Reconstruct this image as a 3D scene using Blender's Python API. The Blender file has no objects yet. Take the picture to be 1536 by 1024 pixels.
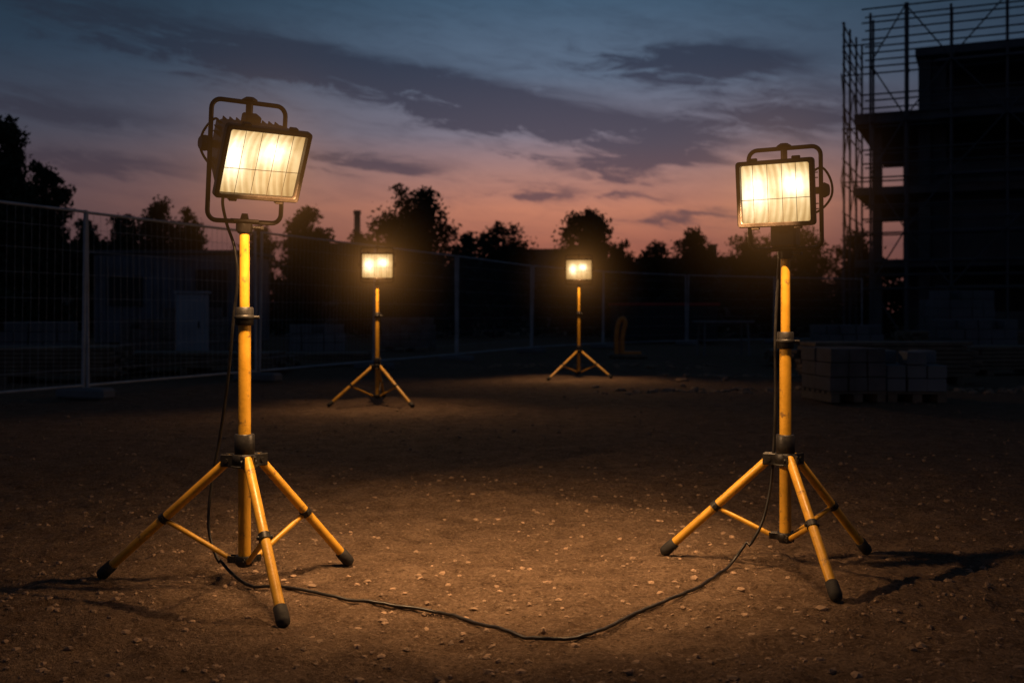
import bpy, math, random
import numpy as np
from mathutils import Vector, Matrix, Euler, noise
random.seed(7); rng=np.random.default_rng(7)
scene=bpy.context.scene
COL=scene.collection
# ------------------------------------------------------------------ helpers
def srgb(r,g,b):
    f=lambda c:(c/255/12.92 if c/255<=0.04045 else ((c/255+0.055)/1.055)**2.4)
    return (f(r),f(g),f(b),1)
class MB:
    def __init__(s): s.v=[];s.f=[];s.m=[];s.sm=[]
    def add(s,vs,fs,mi=0,smooth=False):
        o=len(s.v); s.v+= [tuple(v) for v in vs]
        for f in fs: s.f.append([i+o for i in f]); s.m.append(mi); s.sm.append(smooth)
    def box(s,c,d,mi=0,M=None,bev=0.0,taper=1.0):
        cx,cy,cz=c; x,y,z=d[0]/2,d[1]/2,d[2]/2
        if bev<=0:
            vs=[Vector((sx*x*(taper if sz>0 else 1),sy*y*(taper if sz>0 else 1),sz*z)) for sz in(-1,1) for sy in(-1,1) for sx in(-1,1)]
            fs=[(0,2,3,1),(4,5,7,6),(0,1,5,4),(2,6,7,3),(0,4,6,2),(1,3,7,5)]
        else:
            b=min(bev,x*.9,y*.9,z*.9); vs=[];idx={}
            for sx in(-1,1):
                for sy in(-1,1):
                    for sz in(-1,1):
                        for a in range(3):
                            p=[sx*(x-b),sy*(y-b),sz*(z-b)]
                            p[a]=[sx*x,sy*y,sz*z][a]
                            idx[(sx,sy,sz,a)]=len(vs); vs.append(Vector(p))
            fs=[]
            for a in range(3):
                o=[i for i in range(3) if i!=a]
                for sg in(-1,1):
                    q=[]
                    for (u,w) in((-1,-1),(1,-1),(1,1),(-1,1)):
                        k=[0,0,0];k[a]=sg;k[o[0]]=u;k[o[1]]=w;q.append(idx[(k[0],k[1],k[2],a)])
                    fs.append(q)
            for a in range(3):
                o=[i for i in range(3) if i!=a]
                for u in(-1,1):
                    for w in(-1,1):
                        q=[]
                        for sg,ax in((-1,o[0]),(1,o[0]),(1,o[1]),(-1,o[1])):
                            k=[0,0,0];k[a]=sg;k[o[0]]=u;k[o[1]]=w;q.append(idx[(k[0],k[1],k[2],ax)])
                        fs.append(q)
            for sx in(-1,1):
                for sy in(-1,1):
                    for sz in(-1,1): fs.append([idx[(sx,sy,sz,a)] for a in range(3)])
        out=[]
        for v in vs:
            if M is not None: v=M@v
            out.append((v[0]+cx,v[1]+cy,v[2]+cz))
        s.add(out,fs,mi)
    def tube(s,pts,r,n=12,mi=0,cap=True,smooth=True,closed=False):
        pts=[Vector(p) for p in pts]; N=len(pts)
        rs=r if isinstance(r,(list,tuple)) else [r]*N
        vs=[];up=None
        for i,p in enumerate(pts):
            if closed: t=(pts[(i+1)%N]-pts[i-1])
            else: t=pts[min(i+1,N-1)]-pts[max(i-1,0)]
            if t.length<1e-9: t=Vector((0,0,1))
            t.normalize()
            if up is None:
                up=Vector((0,0,1)) if abs(t.z)<.9 else Vector((1,0,0))
            a=(up-t*up.dot(t))
            if a.length<1e-6: a=t.orthogonal()
            a.normalize(); up=a; b=t.cross(a)
            for k in range(n):
                an=2*math.pi*k/n
                vs.append(p+(a*math.cos(an)+b*math.sin(an))*rs[i])
        fs=[]
        R=N if closed else N-1
        for i in range(R):
            for k in range(n):
                j=(i+1)%N
                fs.append((i*n+k,i*n+(k+1)%n,j*n+(k+1)%n,j*n+k))
        s.add(vs,fs,mi,smooth)
        if cap and not closed:
            s.add(vs[:n],[tuple(range(n-1,-1,-1))],mi); s.add(vs[-n:],[tuple(range(n))],mi)
    def obj(s,name,mats,parent=None,loc=None,rot=None):
        me=bpy.data.meshes.new(name); me.from_pydata([tuple(v) for v in s.v],[],s.f)
        for m in mats: me.materials.append(m)
        me.polygons.foreach_set('material_index',s.m); me.polygons.foreach_set('use_smooth',s.sm); me.update()
        o=bpy.data.objects.new(name,me); COL.objects.link(o)
        if parent: o.parent=parent
        if loc: o.location=loc
        if rot: o.rotation_euler=rot
        return o
def empty(name,loc=(0,0,0)):
    e=bpy.data.objects.new(name,None); e.location=loc; e.empty_display_size=.2; COL.objects.link(e); return e
def smooth_path(pts,sub=8):
    P=[Vector(p) for p in pts]; out=[]
    for i in range(len(P)-1):
        p0=P[max(i-1,0)];p1=P[i];p2=P[i+1];p3=P[min(i+2,len(P)-1)]
        for k in range(sub):
            t=k/sub
            out.append(0.5*((2*p1)+(-p0+p2)*t+(2*p0-5*p1+4*p2-p3)*t*t+(-p0+3*p1-3*p2+p3)*t**3))
    out.append(P[-1]); return out
class NT:
    def __init__(s,tree): s.t=tree; s.n=tree.nodes; s.l=tree.links
    def new(s,ty,**k):
        n=s.n.new(ty)
        for a,b in k.items(): setattr(n,a,b)
        return n
    def put(s,sock,v):
        if isinstance(v,bpy.types.NodeSocket): s.l.new(v,sock)
        else: sock.default_value=v
    def m(s,op,a,b=None,c=None,clamp=False):
        n=s.new('ShaderNodeMath',operation=op,use_clamp=clamp); s.put(n.inputs[0],a)
        if b is not None: s.put(n.inputs[1],b)
        if c is not None: s.put(n.inputs[2],c)
        return n.outputs[0]
    def mix(s,f,a,b,blend='MIX'):
        n=s.new('ShaderNodeMix',data_type='RGBA',blend_type=blend); s.put(n.inputs[0],f); s.put(n.inputs[6],a); s.put(n.inputs[7],b); return n.outputs[2]
    def noise(s,vec,scale,detail=4,rough=.55,dist=0):
        n=s.new('ShaderNodeTexNoise'); 
        if vec is not None: s.l.new(vec,n.inputs['Vector'])
        n.inputs['Scale'].default_value=scale;n.inputs['Detail'].default_value=detail;n.inputs['Roughness'].default_value=rough;n.inputs['Distortion'].default_value=dist
        return n.outputs[0]
    def ramp(s,f,stops):
        n=s.new('ShaderNodeValToRGB'); s.put(n.inputs[0],f); e=n.color_ramp.elements
        while len(e)<len(stops): e.new(.5)
        for i,(p,c) in enumerate(stops): e[i].position=p; e[i].color=c
        return n.outputs[0]
    def maprange(s,v,a,b,c,d,interp='LINEAR'):
        n=s.new('ShaderNodeMapRange',interpolation_type=interp)
        for i,x in enumerate((v,a,b,c,d)): s.put(n.inputs[i],x)
        return n.outputs[0]
def mat(name,base,rough=.6,metal=0,var=.25,vscale=8,bump=0,bscale=40,wear=None):
    m=bpy.data.materials.new(name); m.use_nodes=True; T=NT(m.node_tree); p=T.n['Principled BSDF']
    tc=T.new('ShaderNodeTexCoord').outputs['Object']
    n1=T.noise(tc,vscale,3)
    b=(*base,1) if len(base)==3 else base
    dk=tuple(c*(1-var) for c in b[:3])+(1,); lt=tuple(min(1,c*(1+var)) for c in b[:3])+(1,)
    c=T.mix(T.maprange(n1,.3,.7,0,1),dk,lt)
    if wear:
        n2=T.noise(tc,wear[1],5,.7)
        c=T.mix(T.maprange(n2,.58,.68,0,wear[2]),c,(*wear[0],1))
    T.l.new(c,p.inputs['Base Color'])
    T.l.new(T.maprange(n1,.3,.7,max(0,rough-.12),min(1,rough+.12)),p.inputs['Roughness'])
    p.inputs['Metallic'].default_value=metal
    if bump:
        bn=T.new('ShaderNodeBump'); bn.inputs['Strength'].default_value=bump; bn.inputs['Distance'].default_value=.01
        T.l.new(T.noise(tc,bscale,3),bn.inputs['Height']); T.l.new(bn.outputs[0],p.inputs['Normal'])
    return m
M_yel=mat('yellow_paint',(.62,.335,.028),.42,0,.16,14,.08,120,wear=((.12,.07,.035),26,.8))
M_blk=mat('black_plastic',(.012,.011,.010),.5,0,.3,20,.1,90)
M_hous=mat('cast_housing',(.03,.022,.017),.42,.4,.3,20,.15,160)
M_loop=mat('bracket_steel',(.022,.018,.016),.38,.5,.3,20)
M_rub=mat('rubber',(.013,.012,.012),.75,0,.3,20,.2,80)
M_cab=mat('cable_rubber',(.010,.009,.008),.42,0,.2,20)
M_galv=mat('galvanised_steel',(.36,.40,.44),.5,.15,.3,3)
M_conc=mat('concrete',(.17,.18,.19),.85,0,.3,1.2,.4,12)
M_concd=mat('weathered_concrete',(.13,.145,.16),.9,0,.4,.5)
M_wood=mat('weathered_timber',(.16,.125,.09),.85,0,.4,5,.4,30)
M_brick=mat('clay_block',(.13,.115,.11),.9,0,.4,3,.4,30)
M_dark=mat('dark_grey',(.03,.032,.035),.9,0,.3,1)  # dark grey for house windows, cabin window and door, skip body
M_roof=mat('roof_tile',(.05,.035,.03),.9,0,.3,2)
M_rend=mat('house_render',(.14,.13,.12),.9,0,.2,1)
M_panel=mat('painted_steel_panel',(.27,.33,.39),.55,.0,.2,2)
M_red=mat('red_sheet',(.4,.04,.03),.6,0,.2,2)
M_leaf=mat('foliage',(.034,.046,.022),.8,0,.5,.8)
M_bark=mat('bark',(.05,.04,.03),.95,0,.3,4)
M_scaf=mat('scaffold_tube',(.085,.10,.12),.55,.3,.3,1)
M_blue=mat('plastic_sheeting',(.11,.14,.18),.5,0,.3,2)
M_orange=mat('orange_paint',(.75,.26,.04),.5,0,.15,10)

def lamp_mat():
    m=bpy.data.materials.new('lit_reflector'); m.use_nodes=True; T=NT(m.node_tree); T.n.clear()
    out=T.new('ShaderNodeOutputMaterial'); em=T.new('ShaderNodeEmission')
    tc=T.new('ShaderNodeTexCoord').outputs['Object']; sp=T.new('ShaderNodeSeparateXYZ'); T.l.new(tc,sp.inputs[0]); x,z=sp.outputs[0],sp.outputs[2]
    def blob(cx,cz,rx,rz):
        a=T.m('POWER',T.m('DIVIDE',T.m('SUBTRACT',x,cx),rx),2); b=T.m('POWER',T.m('DIVIDE',T.m('SUBTRACT',z,cz),rz),2)
        return T.m('EXPONENT',T.m('MULTIPLY',T.m('ADD',a,b),-1))
    mp=T.new('ShaderNodeMapping'); T.l.new(tc,mp.inputs[0]); mp.inputs['Scale'].default_value=(75,1,5)
    st=T.noise(mp.outputs[0],1,3,.6)
    nz=T.noise(tc,16,3)
    hot=T.m('ADD',blob(-.095,.0,.05,.07),T.m('MULTIPLY',blob(.06,.03,.055,.05),.85))
    hot=T.m('MULTIPLY',hot,T.m('ADD',.35,T.m('MULTIPLY',nz,1.3)))
    wide=blob(0,0,.20,.17)
    flute=T.m('MULTIPLY',T.m('ADD',T.m('SINE',T.m('MULTIPLY',x,235)),1),.5)
    base=T.m('ADD',.17,T.m('MULTIPLY',wide,.56))
    base=T.m('MULTIPLY',base,T.m('ADD',.76,T.m('MULTIPLY',flute,.30)))
    base=T.m('MULTIPLY',base,T.m('ADD',.42,T.m('ADD',T.m('MULTIPLY',nz,.55),T.m('MULTIPLY',st,.75))))
    s=T.m('ADD',base,T.m('MULTIPLY',hot,1.3))
    col=T.ramp(T.m('DIVIDE',s,2.0),[(0,(1,.46,.11,1)),(.25,(1,.64,.26,1)),(.5,(1,.77,.43,1)),(1,(1,.88,.62,1))])
    T.l.new(col,em.inputs[0]); T.l.new(T.m('MULTIPLY',s,1.32),em.inputs[1]); T.l.new(em.outputs[0],out.inputs[0])
    m.cycles.emission_sampling='NONE'; return m
M_ref=lamp_mat()
def glass_mat():
    m=bpy.data.materials.new('front_glass'); m.use_nodes=True; T=NT(m.node_tree); T.n.clear()
    out=T.new('ShaderNodeOutputMaterial'); a=T.new('ShaderNodeBsdfTransparent'); g=T.new('ShaderNodeBsdfGlossy'); g.inputs['Roughness'].default_value=.05
    fr=T.new('ShaderNodeFresnel'); fr.inputs[0].default_value=1.4; mx=T.new('ShaderNodeMixShader')
    T.l.new(T.m('MULTIPLY',fr.outputs[0],.5),mx.inputs[0]); T.l.new(a.outputs[0],mx.inputs[1]); T.l.new(g.outputs[0],mx.inputs[2]); T.l.new(mx.outputs[0],out.inputs[0]); return m
M_glass=glass_mat()
def halo_mat(R,strength):  # lamp glow put in as an emission-only volume fading outward, no scattering
    m=bpy.data.materials.new('glow_halo'); m.use_nodes=True; T=NT(m.node_tree); T.n.clear()
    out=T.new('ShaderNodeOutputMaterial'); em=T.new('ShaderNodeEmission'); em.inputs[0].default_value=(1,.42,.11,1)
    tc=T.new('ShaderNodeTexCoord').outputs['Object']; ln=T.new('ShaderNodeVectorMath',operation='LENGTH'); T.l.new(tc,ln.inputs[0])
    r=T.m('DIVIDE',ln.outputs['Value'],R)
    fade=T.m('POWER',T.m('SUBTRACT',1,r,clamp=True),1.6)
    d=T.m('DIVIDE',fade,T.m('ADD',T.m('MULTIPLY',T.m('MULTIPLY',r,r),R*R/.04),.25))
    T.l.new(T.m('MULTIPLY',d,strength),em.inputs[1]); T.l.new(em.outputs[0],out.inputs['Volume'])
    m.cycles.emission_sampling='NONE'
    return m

# ------------------------------------------------------------------ ground
def gh(x,y):
    p=Vector((x,y,0))
    near=1.0/(1+max(0,math.hypot(x,y-5)-9)*.12)
    h=.026*noise.fractal(p*.9,1,2.1,3)*near
    h+=.017*noise.fractal(p*3.2+Vector((3,1,0)),1,2.1,3)*near
    if abs(x)<8 and y<16:
        h+=.010*noise.noise(p*9)+.009*max(0,noise.noise(p*19+Vector((9,0,0))))+.008*noise.noise(p*31)
    d=math.hypot(x,y-5)
    if d>9: h+=.10*min(1,(d-9)/8)*noise.fractal(p*.35,1,2,3)*min(1,60/d)
    return h
def axis(lo,hi,step,far_lo,far_hi,g=1.13):
    a=list(np.arange(lo,hi+1e-6,step)); s=step; x=hi
    while x<far_hi: s*=g; x+=s; a.append(x)
    s=step; x=lo; b=[]
    while x>far_lo: s*=g; x-=s; b.append(x)
    return b[::-1]+a
xs=axis(-2.6,2.6,.013,-700,700,1.07); ys=axis(2.5,6.4,.015,-60,900,1.07)
vs=[(x,y,gh(x,y)) for y in ys for x in xs]; nx=len(xs)
fs=[(j*nx+i,j*nx+i+1,(j+1)*nx+i+1,(j+1)*nx+i) for j in range(len(ys)-1) for i in range(nx-1)]
me=bpy.data.meshes.new('ground'); me.from_pydata(vs,[],fs); me.polygons.foreach_set('use_smooth',[True]*len(fs))
g=bpy.data.objects.new('ground',me); COL.objects.link(g)
m=bpy.data.materials.new('packed_dirt'); m.use_nodes=True; T=NT(m.node_tree); p=T.n['Principled BSDF']
tc=T.new('ShaderNodeTexCoord').outputs['Object']
big=T.noise(tc,.55,4,.6); mid=T.noise(tc,6,6,.75); fine=T.noise(tc,62,4,.8)
c=T.mix(T.maprange(mid,.36,.64,0,1),(.17,.108,.068,1),(.40,.275,.182,1))
c=T.mix(T.maprange(big,.35,.65,0,.45),c,(.23,.148,.093,1))
c=T.mix(T.maprange(fine,.54,.66,0,.7),c,(.55,.41,.29,1))
c=T.mix(T.maprange(fine,.36,.47,.75,0),c,(.07,.045,.03,1))
T.l.new(c,p.inputs['Base Color']); p.inputs['Roughness'].default_value=.95; p.inputs['Specular IOR Level'].default_value=.12
hgt=T.m('ADD',T.noise(tc,12,7,.82),T.m('MULTIPLY',fine,.6))
b=T.new('ShaderNodeBump'); b.inputs['Strength'].default_value=1.0; b.inputs['Distance'].default_value=.085; T.l.new(hgt,b.inputs['Height']); T.l.new(b.outputs[0],p.inputs['Normal'])
me.materials.append(m)

def ico():
    t=(1+5**.5)/2
    v=np.array([(-1,t,0),(1,t,0),(-1,-t,0),(1,-t,0),(0,-1,t),(0,1,t),(0,-1,-t),(0,1,-t),(t,0,-1),(t,0,1),(-t,0,-1),(-t,0,1)],float); v/=np.linalg.norm(v[0])
    f=[(0,11,5),(0,5,1),(0,1,7),(0,7,10),(0,10,11),(1,5,9),(5,11,4),(11,10,2),(10,7,6),(7,1,8),(3,9,4),(3,4,2),(3,2,6),(3,6,8),(3,8,9),(4,9,5),(2,4,11),(6,2,10),(8,6,7),(9,8,1)]
    return v,f
IV,IF=ico()
def stones(name,pts,mt):
    V=[];F=[]
    for (x,y,s) in pts:
        sc=np.array([s*rng.uniform(.7,1.4),s*rng.uniform(.7,1.4),s*rng.uniform(.4,.8)])
        a=rng.uniform(0,6.28); v=IV*rng.uniform(.75,1.2,(12,1))*sc
        R=np.array([[math.cos(a),-math.sin(a),0],[math.sin(a),math.cos(a),0],[0,0,1]]); v=v@R.T
        v=v+np.array([x,y,gh(x,y)+s*.1]); o=len(V); V+=v.tolist(); F+=[(a0+o,b0+o,c0+o) for a0,b0,c0 in IF]
    me=bpy.data.meshes.new(name); me.from_pydata(V,[],F); me.materials.append(mt); o=bpy.data.objects.new(name,me); COL.objects.link(o)
M_stone=mat('dirt_clod',(.27,.185,.122),.95,0,.4,9,.4,60)
pts=[]
for i in range(9000):
    y=2.5+12*rng.random()**1.7; x=rng.uniform(-.62,.62)*y; s=.0025+.012*rng.random()**5
    pts.append((x,y,s*(1+.03*y)))
for k in range(60):
    cy=2.7+8*rng.random(); cx=rng.uniform(-.5,.5)*cy
    for i in range(20): pts.append((cx+rng.normal()*.16,cy+rng.normal()*.1,.003+.010*rng.random()**3))
stones('gravel',pts,M_stone)
pts=[]
for (cx,cy,sx,sy,n) in((2.9,13.8,1.6,.5,160),(5.9,14,1.6,.6,150),(1.6,20,2.5,.6,160),(-.5,20.5,1.5,.4,60),(4.6,17,2,1,140)):
    for i in range(n): pts.append((cx+rng.normal()*sx*.5,cy+rng.normal()*sy*.5,.02+.06*rng.random()**3))
stones('rubble',pts,M_stone)

# ------------------------------------------------------------------ tripod work lights
def rounded_rect_loop(w,h,r,n=6):
    out=[]
    for (cx,cz,a0) in((w/2-r,h/2-r,0),(-w/2+r,h/2-r,90),(-w/2+r,-h/2+r,180),(w/2-r,-h/2+r,270)):
        for k in range(n+1):
            a=math.radians(a0+90*k/n); out.append((cx+r*math.cos(a),cz+r*math.sin(a)))
    return out
def work_light(cx,cy,feet,zh,zl,zc,zt,pz,W,H,yaw,pitch,loop_z,loop_w,aim,D=.12,e_main=70,e_wide=16,cone=100,box=False,loop_pitch=5,halo=(.8,1.0)):
    root=empty('tripod_work_light',(cx,cy,0)); 
    mb=MB()
    mb.tube([(0,0,zl-.02),(0,0,zc)],.0228,24); mb.obj('lower_pole',[M_yel],root)
    mb=MB(); mb.tube([(0,0,zc-.05),(0,0,zt)],.0182,24); mb.obj('upper_pole',[M_yel],root)
    mb=MB()
    def ring(z0,z1,r,b=.003): mb.tube([(0,0,z0),(0,0,z0+b),(0,0,z1-b),(0,0,z1)],[r-b,r,r,r-b],24)
    ring(zc-.033,zc+.033,.0325); ring(zc-.012,zc+.004,.036)
    mb.tube([(0.02,0,zc-.004),(.055,0,zc-.004)],[.006,.006],10); 
    ring(zh+.0,zh+.085,.036); ring(zh-.03,zh+.012,.043); ring(zh-.035,zh-.028,.05)
    ring(zl-.02,zl+.012,.034); ring(zl-.028,zl-.018,.027); ring(zt-.012,zt+.012,.026)
    hub_r=.062; dirs=[]
    for (fx,fy) in feet:
        d=Vector((fx-cx,fy-cy,0)); L=d.length; d.normalize(); dirs.append((d,L))
        s=Vector((-d.y,d.x,0))
        R=Matrix(((d.x,s.x,0),(d.y,s.y,0),(0,0,1)))
        for sg in(-1,1): mb.box(tuple(d*.058+s*sg*.019+Vector((0,0,zh-.012))),(.055,.007,.046),0,R,.003)
        mb.tube([d*hub_r-s*.028+Vector((0,0,zh-.012)),d*hub_r+s*.028+Vector((0,0,zh-.012))],.009,10)
        for sg in(-1,1): mb.box(tuple(d*.042+s*sg*.012+Vector((0,0,zl-.003))),(.04,.006,.026),0,R,.002)
        mb.tube([d*.052-s*.018+Vector((0,0,zl-.003)),d*.052+s*.018+Vector((0,0,zl-.003))],.006,10)
    mb.obj('hub_fittings',[M_blk],root)
    for i,((fx,fy),(d,L)) in enumerate(zip(feet,dirs)):
        gz=gh(fx,fy)
        top=d*hub_r+Vector((0,0,zh-.012)); bot=Vector((fx-cx,fy-cy,gz+.020)); ax=(bot-top).normalized()
        mb=MB(); mb.tube([top-ax*.015,top+ax*.012,bot-ax*.04],[.015,.0175,.0175],18); mb.obj('leg_%d'%(i+1),[M_yel],root)
        mb=MB(); mb.tube([bot-ax*.06,bot-ax*.057,bot-ax*.006,bot+ax*.006,bot+ax*.014],[.019,.0225,.0235,.021,.012],18)
        mb.obj('rubber_foot_%d'%(i+1),[M_rub],root)
        mid=top+(bot-top)*.50; low=d*.052+Vector((0,0,zl-.003))
        mb=MB(); s=Vector((-d.y,d.x,0))
        mb.tube([mid-Vector((0,0,.004))+s*.002,low+s*.002],.0095,12,0); mb.obj('brace_%d'%(i+1),[M_yel],root)
        mb=MB(); mb.tube([mid-ax*.012,mid+ax*.012],.0215,18); mb.tube([mid-s*.026,mid+s*.026],.0075,10); mb.obj('brace_clamp_%d'%(i+1),[M_blk],root)
    lz0,lz1=loop_z; yoke=empty('yoke_bracket',(0,0,0)); yoke.parent=root; yoke.location=(0,0,lz0); yoke.rotation_euler=Euler((math.radians(loop_pitch),0,math.radians(yaw)))
    hh=lz1-lz0
    mb=MB(); mb.tube([(x,0,z+hh/2) for x,z in rounded_rect_loop(loop_w,hh,.035)],.0085,12,closed=True); 
    mb.box((0,0,.004),(.10,.038,.012),0,None,.003)
    mb.box((0,0,hh),(.085,.034,.010),0,None,.003)
    mb.tube([(0,0,hh-.045),(0,0,hh+.006)],.013,14); mb.tube([(0,0,hh+.004),(0,0,hh+.010),(0,0,hh+.020)],[.028,.03,.014],8,smooth=False)
    mb.tube([(0,0,-.035),(0,0,-.006)],[.03,.03],16); mb.tube([(0,0,.008),(0,0,.03)],[.018,.012],6,smooth=False)
    mb.tube([(0.02,-.0,-.02),(.055,-.01,-.02),(.058,-.01,-.02)],[.006,.006,.006],10); mb.box((.062,-.01,-.02),(.012,.03,.014),0,None,.003)
    mb.obj('bracket_frame',[M_loop],yoke)
    head=empty('lamp_head',(0,0,0)); head.parent=root; head.location=(0,0,pz); head.rotation_euler=Euler((math.radians(pitch),0,math.radians(yaw)))
    f=-D; bw=.017
    mb=MB()
    def loft(rings,mi=0,smooth=False):
        n=len(rings[0]); v=[p for r in rings for p in r]
        mb.add(v,[(i*n+k,i*n+(k+1)%n,(i+1)*n+(k+1)%n,(i+1)*n+k) for i in range(len(rings)-1) for k in range(n)],mi,smooth)
    def rr(w,h,r,y): return [(x,y,z) for x,z in rounded_rect_loop(w,h,r,4)]
    iw,ih=W-2*bw,H-2*bw
    loft([rr(iw,ih,.008,f+.022),rr(iw,ih,.008,f+.002),rr(iw+.004,ih+.004,.009,f),rr(W-.008,H-.008,.012,f),rr(W,H,.014,f+.004),rr(W,H,.014,f+.024),rr(W-.02,H-.02,.012,f+.026)])
    for sx in(-1,1):
        for sz in(-1,1): mb.tube([(sx*(W/2-.009),f-.002,sz*(H/2-.009)),(sx*(W/2-.009),f+.004,sz*(H/2-.009))],.0045,8)
    for sx in (-.55,.55): mb.box((sx*W/2,f+.014,H/2+.004),(.03,.022,.012),0,None,.003); mb.box((sx*W/2,f+.014,-H/2-.004),(.03,.022,.012),0,None,.003)
    mb.obj('bezel',[M_hous],head)
    mb=MB(); bwid=min(W*.80,loop_w-.035)
    bk=D+.03
    loft([rr(W-.018,H-.018,.012,f+.024),rr(W-.03,H-.03,.02,f+.045),rr(bwid,H*.84,.03,f+bk*.62),rr(bwid*.9,H*.66,.03,f+bk)])
    ring_=rr(bwid*.9,H*.66,.03,f+bk); mb.add(ring_,[tuple(range(len(ring_)))])
    for k in range(9):
        xx=-bwid*.4+k*bwid*.1; mb.box((xx,f+bk,0),(.004,.05,H*.6),0,None,.001)
        mb.box((xx,f+bk*.76,H*.37),(.004,.055,.014),0,None,.001)
    for sx in(-1,1):
        for zz in(-.07,-.05,.05,.07): mb.box((sx*bwid*.49,f+bk*.7,zz),(.016,.07,.004),0,None,.001)
    mb.obj('housing',[M_hous],head)
    mb=MB()
    for sx in(-1,1):
        mb.tube([(sx*bwid*.42,0,0),(sx*(loop_w/2-.006),0,0)],.014,14); mb.tube([(sx*(loop_w/2+.004),0,0),(sx*(loop_w/2+.010),0,0),(sx*(loop_w/2+.026),0,0)],[.028,.030,.022],10,smooth=False)
        mb.box((sx*(loop_w/2-.002),0,0),(.010,.034,.05),0,None,.003)
    mb.box((0,-.01,H*.38),(.06,.05,.05),0,None,.006)
    mb.box((.01,-.02,-H*.40-.008),(.075,.06,.05),0,None,.008)
    mb.tube([(.01,-.02,-H*.40-.026),(.01,-.02,-H*.40-.05)],[.016,.012],12)
    mb.obj('pivots_and_junction_box',[M_blk],head)
    if box:
        mb=MB(); mb.box((0,0,-.035),(.10,.075,.09),0,None,.008); mb.box((0,0,.016),(.065,.055,.025),0,None,.005); mb.obj('ballast_box',[M_blk],root,(0,0,loop_z[0]+.088),(0,0,math.radians(yaw)))
    sx=-1 if yaw>0 else 1; e0=loop_w/2+(.012 if yaw>0 else .03)
    mb=MB(); mb.tube(smooth_path([(sx*bwid*.42,-.01,H*.26),(sx*(e0-.03),.01,H*.34),(sx*e0,.02,H*.14),(sx*e0,.02,-H*.1),(sx*(e0-.04),0,-H*.3),(sx*bwid*.2,-.01,-H*.42)]),.0045,8); mb.obj('head_flex',[M_cab],head)
    mb=MB(); nxr,nzr=90,14; v=[]
    for j in range(nzr+1):
        tz=j/nzr*2-1
        for i in range(nxr+1):
            tx=i/nxr*2-1
            dep=.045*(1-abs(tz)**2.4)*(1-abs(tx)**6)**.5
            v.append((tx*iw/2,f+.022+dep+.0012*math.sin(tx*iw/2*235),tz*ih/2))
    mb.add(v,[(j*(nxr+1)+i,j*(nxr+1)+i+1,(j+1)*(nxr+1)+i+1,(j+1)*(nxr+1)+i) for j in range(nzr) for i in range(nxr)],0,True)
    mb.obj('reflector',[M_ref],head)
    mb=MB(); mb.add([(-iw/2,f+.012,-ih/2),(iw/2,f+.012,-ih/2),(iw/2,f+.012,ih/2),(-iw/2,f+.012,ih/2)],[(0,1,2,3)]); mb.obj('front_glass',[M_glass],head)
    mb=MB()
    mb.tube([(-iw/2,f+.006,-.022),(iw/2,f+.006,-.020)],.0012,6)
    for t in(-.62,-.2,.22,.62): mb.tube([(t*iw/2,f+.004,-ih/2),(t*iw/2,f+.004,ih/2)],.0010,6)
    mb.obj('wire_guard',[M_hous],head)
    Rh=head.rotation_euler.to_matrix()
    def lamp(lx,ly,e,size,blend,direction,name):
        L=bpy.data.lights.new('halogen_lamp','SPOT'); L.energy=e; L.color=(1,.56,.25); L.spot_size=math.radians(size); L.spot_blend=blend; L.shadow_soft_size=0.0
        o=bpy.data.objects.new(name,L); COL.objects.link(o); o.parent=root
        o.location=Rh@Vector((lx,ly,0))+Vector((0,0,pz)); o.rotation_euler=direction.to_track_quat('-Z','Y').to_euler()
    nrm=Rh@Vector((0,-1,0))
    for k,sx in enumerate((-.07,.07)):
        lamp(sx,f-.02,e_wide/2,175,.7,nrm,'halogen_spill_%d'%(k+1))
    bs=(-.10,-.035,.035,.10) if box or pitch>20 else (0,)
    for k,sx in enumerate(bs):
        src=Rh@Vector((sx,f-.07,0))+Vector((cx,cy,pz)); lamp(sx,f-.07,e_main/len(bs),cone,1.0,(Vector(aim)-src),'halogen_beam_%d'%(k+1))
    Rr,st=halo
    v=IV*Rr; me=bpy.data.meshes.new('lamp_glow_halo'); me.from_pydata(v.tolist(),[],IF); me.materials.append(halo_mat(Rr*.79,st))
    hz=bpy.data.objects.new('lamp_glow_halo',me); COL.objects.link(hz); hz.parent=root; hz.location=Rh@Vector((0,f-.03,0))+Vector((0,0,pz))  # self-glowing sphere added around the head to imitate bloom
    return root
work_light(-.978,3.90,[(-1.545,4.02),(-.648,4.23),(-.727,3.39)],.475,.105,.99,1.305,1.608,.322,.268,38,27,(1.335,1.765),.285,(-.10,4.5,0),D=.19,e_main=185,e_wide=20,cone=110,loop_pitch=6,halo=(.75,.30))
work_light(1.074,4.19,[(.627,4.38),(1.486,4.47),(1.109,3.65)],.44,.13,.895,1.225,1.475,.302,.255,-31,7,(1.252,1.645),.285,(.0,4.5,0),D=.145,e_main=165,e_wide=20,cone=110,box=True,loop_pitch=3,halo=(.75,.30))
work_light(-1.478,11.70,[(-1.951,11.35),(-1.042,11.19),(-1.50,12.5)],.43,.10,.98,1.32,1.535,.36,.29,8,10,(1.34,1.72),.36,(-1.4,11.5,0),e_main=48,e_wide=48,cone=104,halo=(1.3,.5))
work_light(1.035,16.5,[(.533,15.8),(1.49,16.0),(1.08,17.8)],.42,.10,1.0,1.42,1.69,.42,.33,-4,10,(1.45,1.90),.41,(1.0,16.2,0),e_main=60,e_wide=55,cone=104,halo=(1.6,.42))

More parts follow.
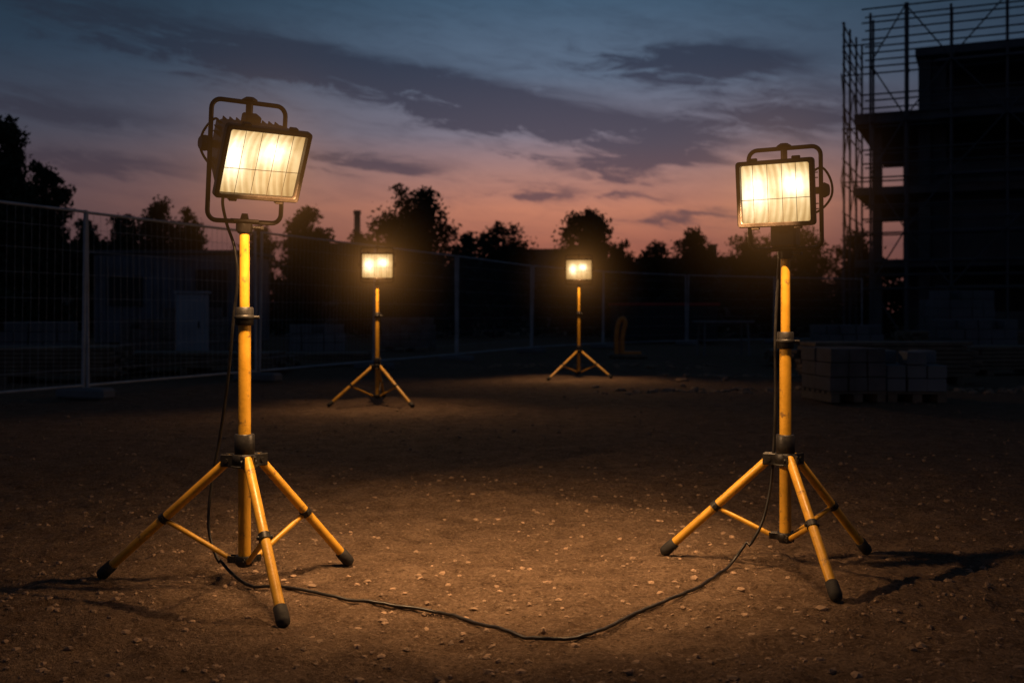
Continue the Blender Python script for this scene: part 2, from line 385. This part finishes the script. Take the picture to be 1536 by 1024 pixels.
# ------------------------------------------------------------------ cable
def P(px,py,d): return ((px-768)/1600*d,d,1-(py-470)/1600*d)
def G(px,py):
    py+=3; d=1600/(py-470); x=(px-768)/1600*d; return (x,d,gh(x,d)+.006)
path=[P(372,292,3.90),P(345,285,3.97),P(334,300,3.98),P(340,335,3.97),P(352,372,3.95),P(356,420,3.94),P(350,480,3.94),P(345,540,3.95),P(338,600,3.97),P(329,660,4.0),P(319,715,4.0),P(313,770,3.98),P(316,810,3.96),P(334,850,3.93),G(372,880),G(430,886),G(520,897),G(600,905),G(660,912),G(730,937),G(790,960),G(830,966),G(885,953),G(960,917),G(1045,886),P(1098,850,4.16),P(1138,795,4.18),P(1154,740,4.2),P(1160,680,4.22),P(1163,600,4.23),P(1163,500,4.23),P(1167,420,4.23),P(1170,372,4.22)]
sp_=smooth_path(path,10)
for q_ in sp_: q_.z=max(q_.z,gh(q_.x,q_.y)+.006)
zz=[q.z for q in sp_]
for i in range(3,len(sp_)-3):
    if zz[i]<.08: sp_[i].z=max(max(zz[i-3:i+4])*.6+zz[i]*.4,zz[i])
mb=MB(); mb.tube(sp_,.0058,10); mb.obj('power_cable',[M_cab])

# ------------------------------------------------------------------ fence
fp=[(-7.9,5.3),(-6.45,8.9),(-4.98,12.45),(-3.72,15.6),(-2.43,18.8),(-1.14,22.0),(.48,26.6),(2.57,30.2),(5.4,33),(8.6,35),(12,36.5)]
for i in range(len(fp)-1):
    a=Vector((*fp[i],0)); b=Vector((*fp[i+1],0)); d=(b-a); L=d.length; d.normalize(); a=a+d*.04; b=b-d*.04; L-=.08
    H=2.2; mb=MB(); lean=Vector((-d.y,d.x,0))*random.uniform(-.05,.05)
    def q(t,z): return a+d*(t*L)+Vector((0,0,z))+lean*(z/2)
    mb.tube([q(0,.02),q(0,H)],.021,8); mb.tube([q(1,.02),q(1,H)],.021,8)
    mb.tube([q(0,H-.02),q(1,H-.02)],.017,8); mb.tube([q(0,.16),q(1,.16)],.017,8)
    n=int(L/.11)
    for k in range(1,n): mb.tube([q(k/n,.16),q(k/n,H-.02)],.0019,3,cap=False)
    for z in(.35,.62,.9,1.17,1.45,1.72,1.98): mb.tube([q(0,z),q(1,z)],.0024,3,cap=False)
    f=mb.obj('mesh_fence_panel',[M_galv])
    mb=MB(); s=Vector((-d.y,d.x,0)); R=Matrix(((d.x,s.x,0),(d.y,s.y,0),(0,0,1)))
    mb.box(tuple(b+d*.04+Vector((0,0,.07))),(.24,.72,.13),0,R,.03); mb.obj('fence_foot_block',[M_conc])

# ------------------------------------------------------------------ construction building + scaffold
ANG=math.radians(-24)
bld=empty('building_under_construction',(13.6,40.5,0)); bld.rotation_euler=(0,0,ANG)
mb=MB()
for z,t in((2.85,.3),(5.55,.3),(8.25,.42)): mb.box((11,5.5,z),(23,12.6,t),0,None,.02)
mb.box((11.9,5.7,10.75),(20.6,11.4,.3)); 
mb.obj('floor_slabs',[M_concd],bld)
mb=MB(); LV=((0,2.7),(3.0,2.4),(5.7,2.34),(8.46,2.14))
for zz,h in LV:
    for x in(1.9,5.8,9.7,13.6,17.5,21.4):
        for y in(.6,5.5,10.6): mb.box((x,y,zz+h/2),(.42,.42,h))
mb.box((.2,1.0,4.2),(.3,.3,2.4)); mb.box((.2,1.0,1.35),(.3,.3,2.7)); mb.box((.2,1.0,6.87),(.3,.3,2.34))
mb.obj('columns',[M_concd],bld)
mb=MB()
for li,(zz,h) in enumerate(LV):
    x0=.9 if li<3 else 2.0
    mb.box(((x0+22.2)/2,4.2,zz+h/2),(22.2-x0,.2,h)); mb.box((1.95,7.8,zz+h/2),(.2,6.8,h))
    for k,x in enumerate((3.85,7.75,11.65,15.55,19.45)):
        if (k+li)%3==1: mb.box((x,.85,zz+h/2),(3.4,.18,h-.02))
        else:
            mb.box((x,.85,zz+h*.2),(3.4,.18,h*.4)); mb.box((x-1.45,.85,zz+h*.7),(.5,.18,h*.58))
mb.obj('infill_walls',[M_concd],bld)
scf=empty('scaffolding',(13.6,40.5,0)); scf.rotation_euler=(0,0,ANG)
mb=MB(); XS=(.2,1.4,2.9,4.7,6.5,8.3,10.1,11.9,13.1); ZS=(1.9,3.9,5.9,7.9,9.9)
for x in XS:
    for y in(-2.0,-.95): mb.tube([(x,y,0),(x,y,12.0+random.uniform(-.2,.5))],.045,6)
for z in ZS:
    for dz in(0,.5,1.0):
        for y in(-2.05,-.9): mb.tube([(-.1,y,z+dz),(13.6,y,z+dz)],.030,6)
    for x in XS: mb.tube([(x+.04,-2.2,z),(x+.04,-.7,z)],.03,6)
    mb.box((7.9,-1.5,z+.07),(11.0,.95,.05))
for z in (11.5,12.0): 
    for y in(-2.05,-.9): mb.tube([(-.1,y,z),(13.6,y,z)],.030,6)
for i in range(len(XS)-1):
    for j,z in enumerate((0,2,4,6,8,10)):
        if i>0 and (i*7+j*3)%4==0: continue
        a,b=(XS[i],XS[i+1]) if (i+j)%2 else (XS[i+1],XS[i])
        mb.tube([(a,-2.1,z),(b,-2.1,z+2)],.026,6)
mb.obj('front_bays',[M_scaf],scf)
mb=MB(); YS=(-.9,1,3.2,5.4)
for y in YS: mb.tube([(-.85,y,0),(-.85,y,12.0+.1*y)],.045,6)
for z in ZS+(11.0,):
    for dz in(0,.5,1.0): mb.tube([(-.9,-.9,z+dz*.9),(-.9,5.6,z+dz*.9)],.028,6)
    mb.tube([(-.9,-.9,z),(.5,-.9,z)],.028,6)
for i in range(3):
    for j,z in enumerate((0,2,4,6,8)):
        a,b=(YS[i],YS[i+1]) if (i+j)%2 else (YS[i+1],YS[i]); mb.tube([(-.95,a,z),(-.95,b,z+2)],.024,6)
mb.obj('return_bays',[M_scaf],scf)

# ------------------------------------------------------------------ background buildings
def house(name,x,y,w,d,h,rh,rot=0,chim=None,mw=M_rend):
    r=empty(name,(x,y,0)); r.rotation_euler=(0,0,math.radians(rot))
    mb=MB(); mb.box((0,0,h/2),(w,d,h)); mb.add([(-w/2,-d/2,h),(-w/2,d/2,h),(-w/2,0,h+rh)],[(0,1,2)]); mb.add([(w/2,-d/2,h),(w/2,d/2,h),(w/2,0,h+rh)],[(0,2,1)]); mb.obj('walls',[mw],r)
    mb=MB(); o=.35; v=[(-w/2-o,-d/2-o,h-o*rh/(d/2)+.03),(w/2+o,-d/2-o,h-o*rh/(d/2)+.03),(w/2+o,0,h+rh+.03),(-w/2-o,0,h+rh+.03),(w/2+o,d/2+o,h-o*rh/(d/2)+.03),(-w/2-o,d/2+o,h-o*rh/(d/2)+.03)]
    v+=[(a,b,c+.12) for a,b,c in v]
    mb.add(v,[(0,1,2,3),(3,2,4,5),(9,8,7,6),(11,10,8,9),(0,6,7,1),(5,4,10,11),(1,7,8,2),(2,8,10,4),(0,3,9,6),(3,5,11,9)]); mb.obj('roof',[M_roof],r)
    mb=MB()
    n=max(2,int(w/2.6))
    for fl in range(max(1,int(h/2.6))):
        for k in range(n):
            xx=-w/2+w*(k+.5)/n; mb.box((xx,-d/2-.01,1.5+fl*2.6),(1.0,.08,1.1)); mb.box((xx,-d/2-.05,.92+fl*2.6),(1.2,.14,.06))
    mb.obj('windows',[M_dark],r)
    if chim is not None:
        mb=MB(); mb.box((chim,0,h+rh+.3),(.6,.6,2.4)); mb.box((chim,0,h+rh+1.55),(.75,.75,.12)); mb.obj('chimney',[M_brick],r)
house('brick_house',-10.5,75,9,8,3.2,2.6,6,2.0)
house('brick_house',2.6,80,8,8,3.3,2.4,-8,None)
house('brick_house',13,85,12,8,2.9,2.0,4,3)
house('brick_house',-30,78,13,9,3.4,2.6,12,None)
house('brick_house',20,110,14,9,4,2.6,0,4)
mb=MB(); mb.tube([(-11.9,82,0),(-11.9,82,8.6)],[.32,.24],12); mb.tube([(-11.9,82,8.6),(-11.9,82,8.9)],[.3,.3],12); mb.obj('industrial_chimney',[M_concd])
cab=empty('site_cabin',(-9.2,30,0))
mb=MB(); mb.box((0,0,1.4),(4.2,2.4,2.4),0,None,.03)
for k in range(20): mb.box((-2.0+k*.21,-1.22,1.4),(.06,.04,2.2))
mb.obj('shell',[M_blue],cab)
mb=MB(); mb.box((-1.2,-1.26,1.6),(.9,.05,.8)); mb.box((1.1,-1.26,1.2),(.85,.05,1.95)); mb.obj('window_and_door',[M_dark],cab)
mb=MB(); mb.box((0,0,2.66),(4.4,2.6,.09)); 
for sx in(-1.8,1.8): mb.box((sx,0,.1),(.25,2.4,.2))
mb.obj('roof_and_skids',[M_concd],cab)
cb=empty('electrical_cabinet',(-5.75,19.2,0))
mb=MB(); mb.box((0,0,.78),(.5,.35,1.16),0,None,.02); mb.box((0,0,1.38),(.56,.41,.04)); mb.box((0,-.18,.78),(.44,.02,1.05),0,None,.006); mb.obj('enclosure',[M_panel],cb)
mb=MB(); mb.box((.17,-.2,.8),(.02,.03,.12)); mb.box((-.18,0,.1),(.05,.3,.2)); mb.box((.18,0,.1),(.05,.3,.2)); mb.obj('handle_and_feet',[M_blk],cb)
def pallet_stack(name,x,y,w,d,rows,rot,mt,bh=.19,cols=5,z0=0):
    r=empty(name,(x,y,gh(x,y)+z0)); r.rotation_euler=(0,0,math.radians(rot))
    mb=MB()
    for k in range(3): mb.box((-w/2+.06+k*(w-.12)/2,0,.05),(.1,d,.09))
    for k in range(6): mb.box((0,-d/2+.05+k*(d-.1)/5,.11),(w,.09,.022))
    mb.obj('pallet',[M_wood],r)
    mb=MB(); bw=w/cols; dn=max(2,int(d/.3))
    for j in range(rows):
        for i in range(cols):
            for k in range(dn):
                if j==rows-1 and random.random()<.3: continue
                mb.box((-w/2+bw*(i+.5)+random.uniform(-.008,.008),-d/2+d/dn*(k+.5)+random.uniform(-.008,.008),.122+bh*(j+.5)),(bw-.012,d/dn-.012,bh-.008),0,None,.006)
    mb.obj('blocks',[mt],r)
def lumber(name,x,y,L,rows,n,rot,mt=M_wood,t=.05,w=.2):
    mb=MB(); 
    for k in(-L*.38,0,L*.38): mb.box((k,0,.05),(.1,n*(w+.02),.1))
    for j in range(rows):
        for i in range(n): 
            R=Matrix.Rotation(math.radians(random.uniform(-1.2,1.2)),3,'Z')
            mb.box((random.uniform(-.1,.1),(i-(n-1)/2)*(w+.015),.1+(t+.012)*(j+.5)),(L*random.uniform(.92,1),w,t),0,R,.004)
    return mb.obj(name,[mt],None,(x,y,gh(x,y)),(0,0,math.radians(rot)))
pallet_stack('brick_pallet',3.78,12.2,.66,.8,3,8,M_brick,.16,3)
pallet_stack('brick_pallet',4.56,12.3,.66,.8,3,-5,M_conc,.15,3)
lumber('lumber_stack',5.3,15.2,2.4,8,4,6)
pallet_stack('brick_pallet',-8.6,19.5,1.2,1,4,12,M_concd,.18,5)
pallet_stack('brick_pallet',-6.9,20.8,1.1,1,4,-6,M_brick,.2,5)
pallet_stack('brick_pallet',-7.1,24,1.2,1,5,5,M_brick,.2,5)
pallet_stack('brick_pallet',-4.4,24,1.2,1,3,15,M_conc,.2,5)
pallet_stack('brick_pallet',-2.8,29,1.3,1,4,-8,M_brick,.2,5)
lumber('lumber_stack',-7.5,16.2,3.2,7,5,4); lumber('lumber_stack',-5.2,17.6,3.0,4,5,-6); lumber('lumber_stack',-4.2,20.6,3,3,4,3)
pallet_stack('brick_pallet',9.5,22,1.4,1,4,5,M_concd,.2,5); pallet_stack('brick_pallet',7.2,23,1.4,1,3,-9,M_concd,.2,5)
lumber('lumber_stack',6.3,20,3,4,5,-4); lumber('lumber_stack',8.6,17.5,3,6,5,8); lumber('lumber_stack',11.5,26,4,8,6,0); pallet_stack('brick_pallet',12.5,30,1.6,1.2,6,4,M_concd,.25,5)
tt=MB(); tt.box((0,0,.78),(1.3,.6,.05),0,None,.01)
for sx in(-.5,.5):
    for sy in(-.24,.24): tt.tube([(sx*1.05,sy*1.2,0),(sx,sy,.76)],.025,8)
    tt.tube([(sx,-.26,.35),(sx,.26,.35)],.018,8)
tt.obj('trestle_table',[M_conc],None,(4.85,24.5,gh(4.85,24.5)),(0,0,.1))
sk=MB(); w,d,h=3.4,1.7,1.2
for (a,b) in((-1,0),(1,0)): sk.box((a*w/2,0,h/2+.1),(.06,d,h),0)
for b in(-1,1): sk.box((0,b*d/2,h/2+.1),(w+.06,.06,h),0)
sk.box((0,0,.12),(w,d,.06))
for k in range(6): sk.box((-w/2+.3+k*.56,-d/2-.05,h/2+.1),(.07,.05,h-.1))
sk.box((0,-d/2-.04,h+.12),(w+.2,.16,.09),1); sk.box((0,d/2+.04,h+.12),(w+.2,.16,.09),1)
sk.obj('skip_container',[M_dark,M_red],None,(5.3,37.5,0),(0,0,.05))
bp=MB(); bp.tube(smooth_path([(-.12,0,.08),(-.13,0,.45),(-.09,0,.78),(.0,0,.90),(.07,0,.80),(.03,0,.62),(.0,0,.4),(-.0,0,.08)]),.055,8); bp.box((.12,0,.05),(.85,.4,.09),1,None,.02); bp.box((.22,0,.12),(.4,.24,.07),0,None,.01)
bp.obj('barrier_stand',[M_orange,M_wood],None,(2.5,24.2,gh(2.5,24.2)))

# ------------------------------------------------------------------ trees
def leaves(blobs,n,size,seed):
    r=np.random.default_rng(seed)
    vol=np.array([(b[3]*b[4]*b[5])**.75 for b in blobs]); pr=vol/vol.sum()
    idx=r.choice(len(blobs),n,p=pr)
    B=np.array(blobs)[idx]
    d=r.normal(size=(n,3)); d/=np.linalg.norm(d,axis=1)[:,None]; rad=r.random(n)**.45*(1+.18*r.normal(size=n))
    c=B[:,:3]+d*B[:,3:6]*rad[:,None]
    u=r.normal(size=(n,3)); u/=np.linalg.norm(u,axis=1)[:,None]; w=np.cross(u,r.normal(size=(n,3))); w/=np.linalg.norm(w,axis=1)[:,None]
    s=(size*r.uniform(.5,1.5,n))[:,None]
    V=np.stack([c-u*s,c-w*s*.5,c+u*s,c+w*s*.5],1).reshape(-1,3)
    F=np.arange(4*n).reshape(-1,4)
    return V.tolist(),F.tolist()
def crown_blobs(w,h,z0,seed):
    r=random.Random(seed); out=[]
    n=38
    for i in range(n):
        t=(i+.5)/n; a=r.uniform(0,6.28); zz=z0+h*(.03+.93*t)
        prof=(1-((t-.38)/.66)**2) if t>.38 else (1-((.38-t)/.62)**2)
        prof=max(.14,prof)**.5
        rr_=w/2*prof*r.uniform(.15,.80); s=w*r.uniform(.12,.21)*(.6+.4*prof)
        out.append((rr_*math.cos(a),rr_*math.sin(a),zz,s,s,s*r.uniform(.65,1.0)))
    out.append((0,0,z0+h*.42,w*.33,w*.33,h*.38))
    out.append((0,0,z0+h*.62,w*.36,w*.36,h*.26))
    return out
def tree(name,x,y,w,top,seed,n=9000,size=.085,trunk=.16,base=.10):
    r=random.Random(seed); root=empty(name,(x,y,0)); z0=top*base
    bl=crown_blobs(w*1.14,top-z0,z0,seed); v,f=leaves(bl,n,size,seed)
    mb=MB(); mb.v=v; mb.f=f; mb.m=[0]*len(f); mb.sm=[False]*len(f); mb.obj('crown',[M_leaf],root)
    mb=MB(); tr=smooth_path([(0,0,-.1),(.05,.02,top*.25),(-.08,.05,top*.5),(.05,0,top*.8)],4); k=len(tr); mb.tube(tr,[trunk*(1-.85*i/(k-1)) for i in range(k)],9)
    for b in bl[::2]:
        t0=max(.15,min(.7,(b[2]/top)-.22)); p0=Vector((0,0,top*t0)); p2=Vector(b[:3]); p1=(p0+p2)/2+Vector((0,0,-.1)); mb.tube([p0,p1,p2],[trunk*.4,trunk*.25,trunk*.08],6)
    mb.obj('trunk_and_limbs',[M_bark],root)
def T_(px,pw,ptop,d,seed,**k): tree('deciduous_tree',(px-768)/1600*d,d,pw/1600*d,1+(470-ptop)/1600*d,seed,**k)
T_(617,140,276,42,1,n=19000); T_(874,106,312,42,2,n=15000); T_(460,94,308,40,3,n=13000); T_(0,120,172,28,4,n=20000,size=.07); T_(66,84,240,30,5,n=13000,size=.07); T_(-80,150,150,30,6,n=12000)
T_(750,110,336,48,8,n=12000); T_(700,70,346,50,31,n=8000); T_(1040,90,344,46,9,n=12000); T_(240,88,298,44,10,n=10000); T_(285,60,306,46,14,n=7000); T_(185,70,318,42,15,n=8000); T_(130,64,326,42,32,n=8000)
T_(985,80,362,50,16,n=8000); T_(1290,80,342,52,17,n=8000); T_(1130,96,346,52,18,n=10000); T_(1210,100,340,55,19,n=10000); T_(932,60,360,50,21,n=7000); T_(540,80,348,52,33,n=8000); T_(385,80,336,50,34,n=9000)
bl=[];r=random.Random(5)
for i in range(420):
    x=-90+i*.45+r.uniform(-.4,.4); y=88+r.uniform(-6,12); hgt_=3.4+3.2*abs(noise.noise(Vector((x*.09,3,0))))+1.6*abs(noise.noise(Vector((x*.4,7,0))))+r.uniform(-.7,.9)
    for z in np.arange(.8,hgt_,1.3): bl.append((x+r.uniform(-.5,.5),y,z,1.1,1.1,.9))
v,f=leaves(bl,60000,.26,77); mb=MB(); mb.v=v; mb.f=f; mb.m=[0]*len(f); mb.sm=[False]*len(f); mb.obj('distant_tree_line',[M_leaf])
bl=[]
for i in range(150):
    x=-24+i*.33; y=46+r.uniform(-2,2); hh=1.6+1.3*abs(noise.noise(Vector((x*.3,8,0))))*2
    for z in np.arange(.4,hh,.7): bl.append((x+r.uniform(-.3,.3),y,z,.6,.6,.5))
v,f=leaves(bl,26000,.13,78); mb=MB(); mb.v=v; mb.f=f; mb.m=[0]*len(f); mb.sm=[False]*len(f); mb.obj('hedge',[M_leaf])

# ------------------------------------------------------------------ world
w=bpy.data.worlds.new('World'); scene.world=w; w.use_nodes=True; T=NT(w.node_tree); bg=T.n['Background']
w.cycles.sampling_method='NONE'
tc=T.new('ShaderNodeTexCoord').outputs['Generated']; sp=T.new('ShaderNodeSeparateXYZ'); T.l.new(tc,sp.inputs[0])
az=T.m('ARCTAN2',sp.outputs[0],sp.outputs[1]); el=T.m('ARCSINE',sp.outputs[2])
e=T.m('DIVIDE',el,.6,clamp=True)
def S(px): return (470-px)/1600/.6
cen=T.ramp(e,[(0,srgb(124,72,64)),(S(370),srgb(160,96,84)),(S(315),srgb(200,130,106)),(S(265),srgb(176,130,122)),(S(205),srgb(132,126,142)),(S(120),srgb(94,112,136)),(S(0),srgb(62,92,118)),(.75,srgb(34,54,78)),(1,srgb(26,40,58))])
sid=T.ramp(e,[(0,srgb(48,38,46)),(S(300),srgb(78,66,76)),(S(220),srgb(60,64,80)),(S(100),srgb(36,56,76)),(S(0),srgb(20,42,58)),(.75,srgb(22,38,56)),(1,srgb(22,34,50))])
gz=T.m('EXPONENT',T.m('MULTIPLY',T.m('POWER',T.m('DIVIDE',T.m('SUBTRACT',az,.05),.30),2),-1))
base=T.mix(gz,sid,cen)
cv=T.new('ShaderNodeCombineXYZ'); T.put(cv.inputs[0],T.m('MULTIPLY',az,9)); T.put(cv.inputs[1],T.m('MULTIPLY',T.m('ADD',el,T.m('MULTIPLY',az,.14)),46)); 
n1=T.noise(cv.outputs[0],.9,6,.62,.5)
cv2=T.new('ShaderNodeCombineXYZ'); T.put(cv2.inputs[0],T.m('MULTIPLY',az,24)); T.put(cv2.inputs[1],T.m('MULTIPLY',T.m('ADD',el,T.m('MULTIPLY',az,.1)),90)); T.put(cv2.inputs[2],4.0)
n2=T.noise(cv2.outputs[0],.9,5,.65,.8)
wa=T.m('ADD',az,T.m('MULTIPLY',T.m('SUBTRACT',n2,.5),.14)); we=T.m('ADD',el,T.m('MULTIPLY',T.m('SUBTRACT',n1,.5),.06))
clouds=[(330,90,300,30,-9,.9),(650,140,260,26,-9,.9),(830,182,200,24,-8,1),(1070,108,130,26,-4,1.2),(1000,240,120,22,3,.95),(1180,185,130,28,3,.8),(560,250,90,13,-2,.9),(130,262,170,14,-2,.8),(90,190,180,20,-4,.6),(810,290,60,8,0,.7),(800,240,40,8,-5,.6),(1040,330,90,8,2,.6),(950,300,60,7,0,.5)]
tot=None
for (px,py,rx,ry,ang,s) in clouds:
    a0=(px-768)/1600; e0=(470-py)/1600; ca,sa=math.cos(math.radians(ang)),math.sin(math.radians(ang))
    dx=T.m('SUBTRACT',wa,a0); dy=T.m('SUBTRACT',we,e0)
    u=T.m('ADD',T.m('MULTIPLY',dx,ca*1600/rx),T.m('MULTIPLY',dy,sa*1600/rx)); v_=T.m('SUBTRACT',T.m('MULTIPLY',dy,ca*1600/ry),T.m('MULTIPLY',dx,sa*1600/ry))
    gq=T.m('MULTIPLY',T.m('EXPONENT',T.m('MULTIPLY',T.m('ADD',T.m('MULTIPLY',u,u),T.m('MULTIPLY',v_,v_)),-1)),s)
    tot=gq if tot is None else T.m('ADD',tot,gq)
nn=T.m('ADD',T.m('MULTIPLY',n1,.75),T.m('MULTIPLY',n2,.85))
f_=T.m('MULTIPLY',T.m('ADD',tot,.26),T.m('SUBTRACT',T.m('MULTIPLY',nn,3.0),1.35))
cm=T.maprange(f_,.08,1.0,0,.92,'SMOOTHSTEP')
ccol=T.ramp(e,[(0,srgb(78,56,62)),(S(300),srgb(98,74,84)),(S(220),srgb(72,70,88)),(S(100),srgb(44,56,78)),(S(0),srgb(36,54,74)),(1,srgb(20,30,44))])
ccol=T.mix(T.maprange(gz,0,1,.45,0),ccol,(.010,.013,.02,1))
sky=T.mix(cm,base,ccol)
nish=T.new('ShaderNodeTexSky',sky_type='NISHITA'); nish.sun_disc=False; nish.sun_elevation=math.radians(0.5); nish.sun_rotation=math.radians(4)
fin=T.mix(.004,sky,nish.outputs[0],'ADD')
T.l.new(fin,bg.inputs[0]); bg.inputs[1].default_value=.9
L=bpy.data.lights.new('sun','SUN'); L.energy=.012; L.angle=math.radians(10); L.color=(1,.6,.5); o=bpy.data.objects.new('sun',L); COL.objects.link(o); o.rotation_euler=(math.radians(-86),0,math.radians(-4))

# ------------------------------------------------------------------ camera
cam=bpy.data.cameras.new('camera'); cam.sensor_width=36; cam.lens=37.5; cam.shift_y=-42/1536; cam.clip_end=3000
o=bpy.data.objects.new('camera',cam); COL.objects.link(o); o.location=(0,0,1.0); o.rotation_euler=(math.radians(90),0,0); scene.camera=o
cam.dof.use_dof=True; cam.dof.focus_distance=4.0; cam.dof.aperture_fstop=3.2
scene.view_settings.view_transform='Standard'; scene.view_settings.look='None'; scene.view_settings.exposure=0
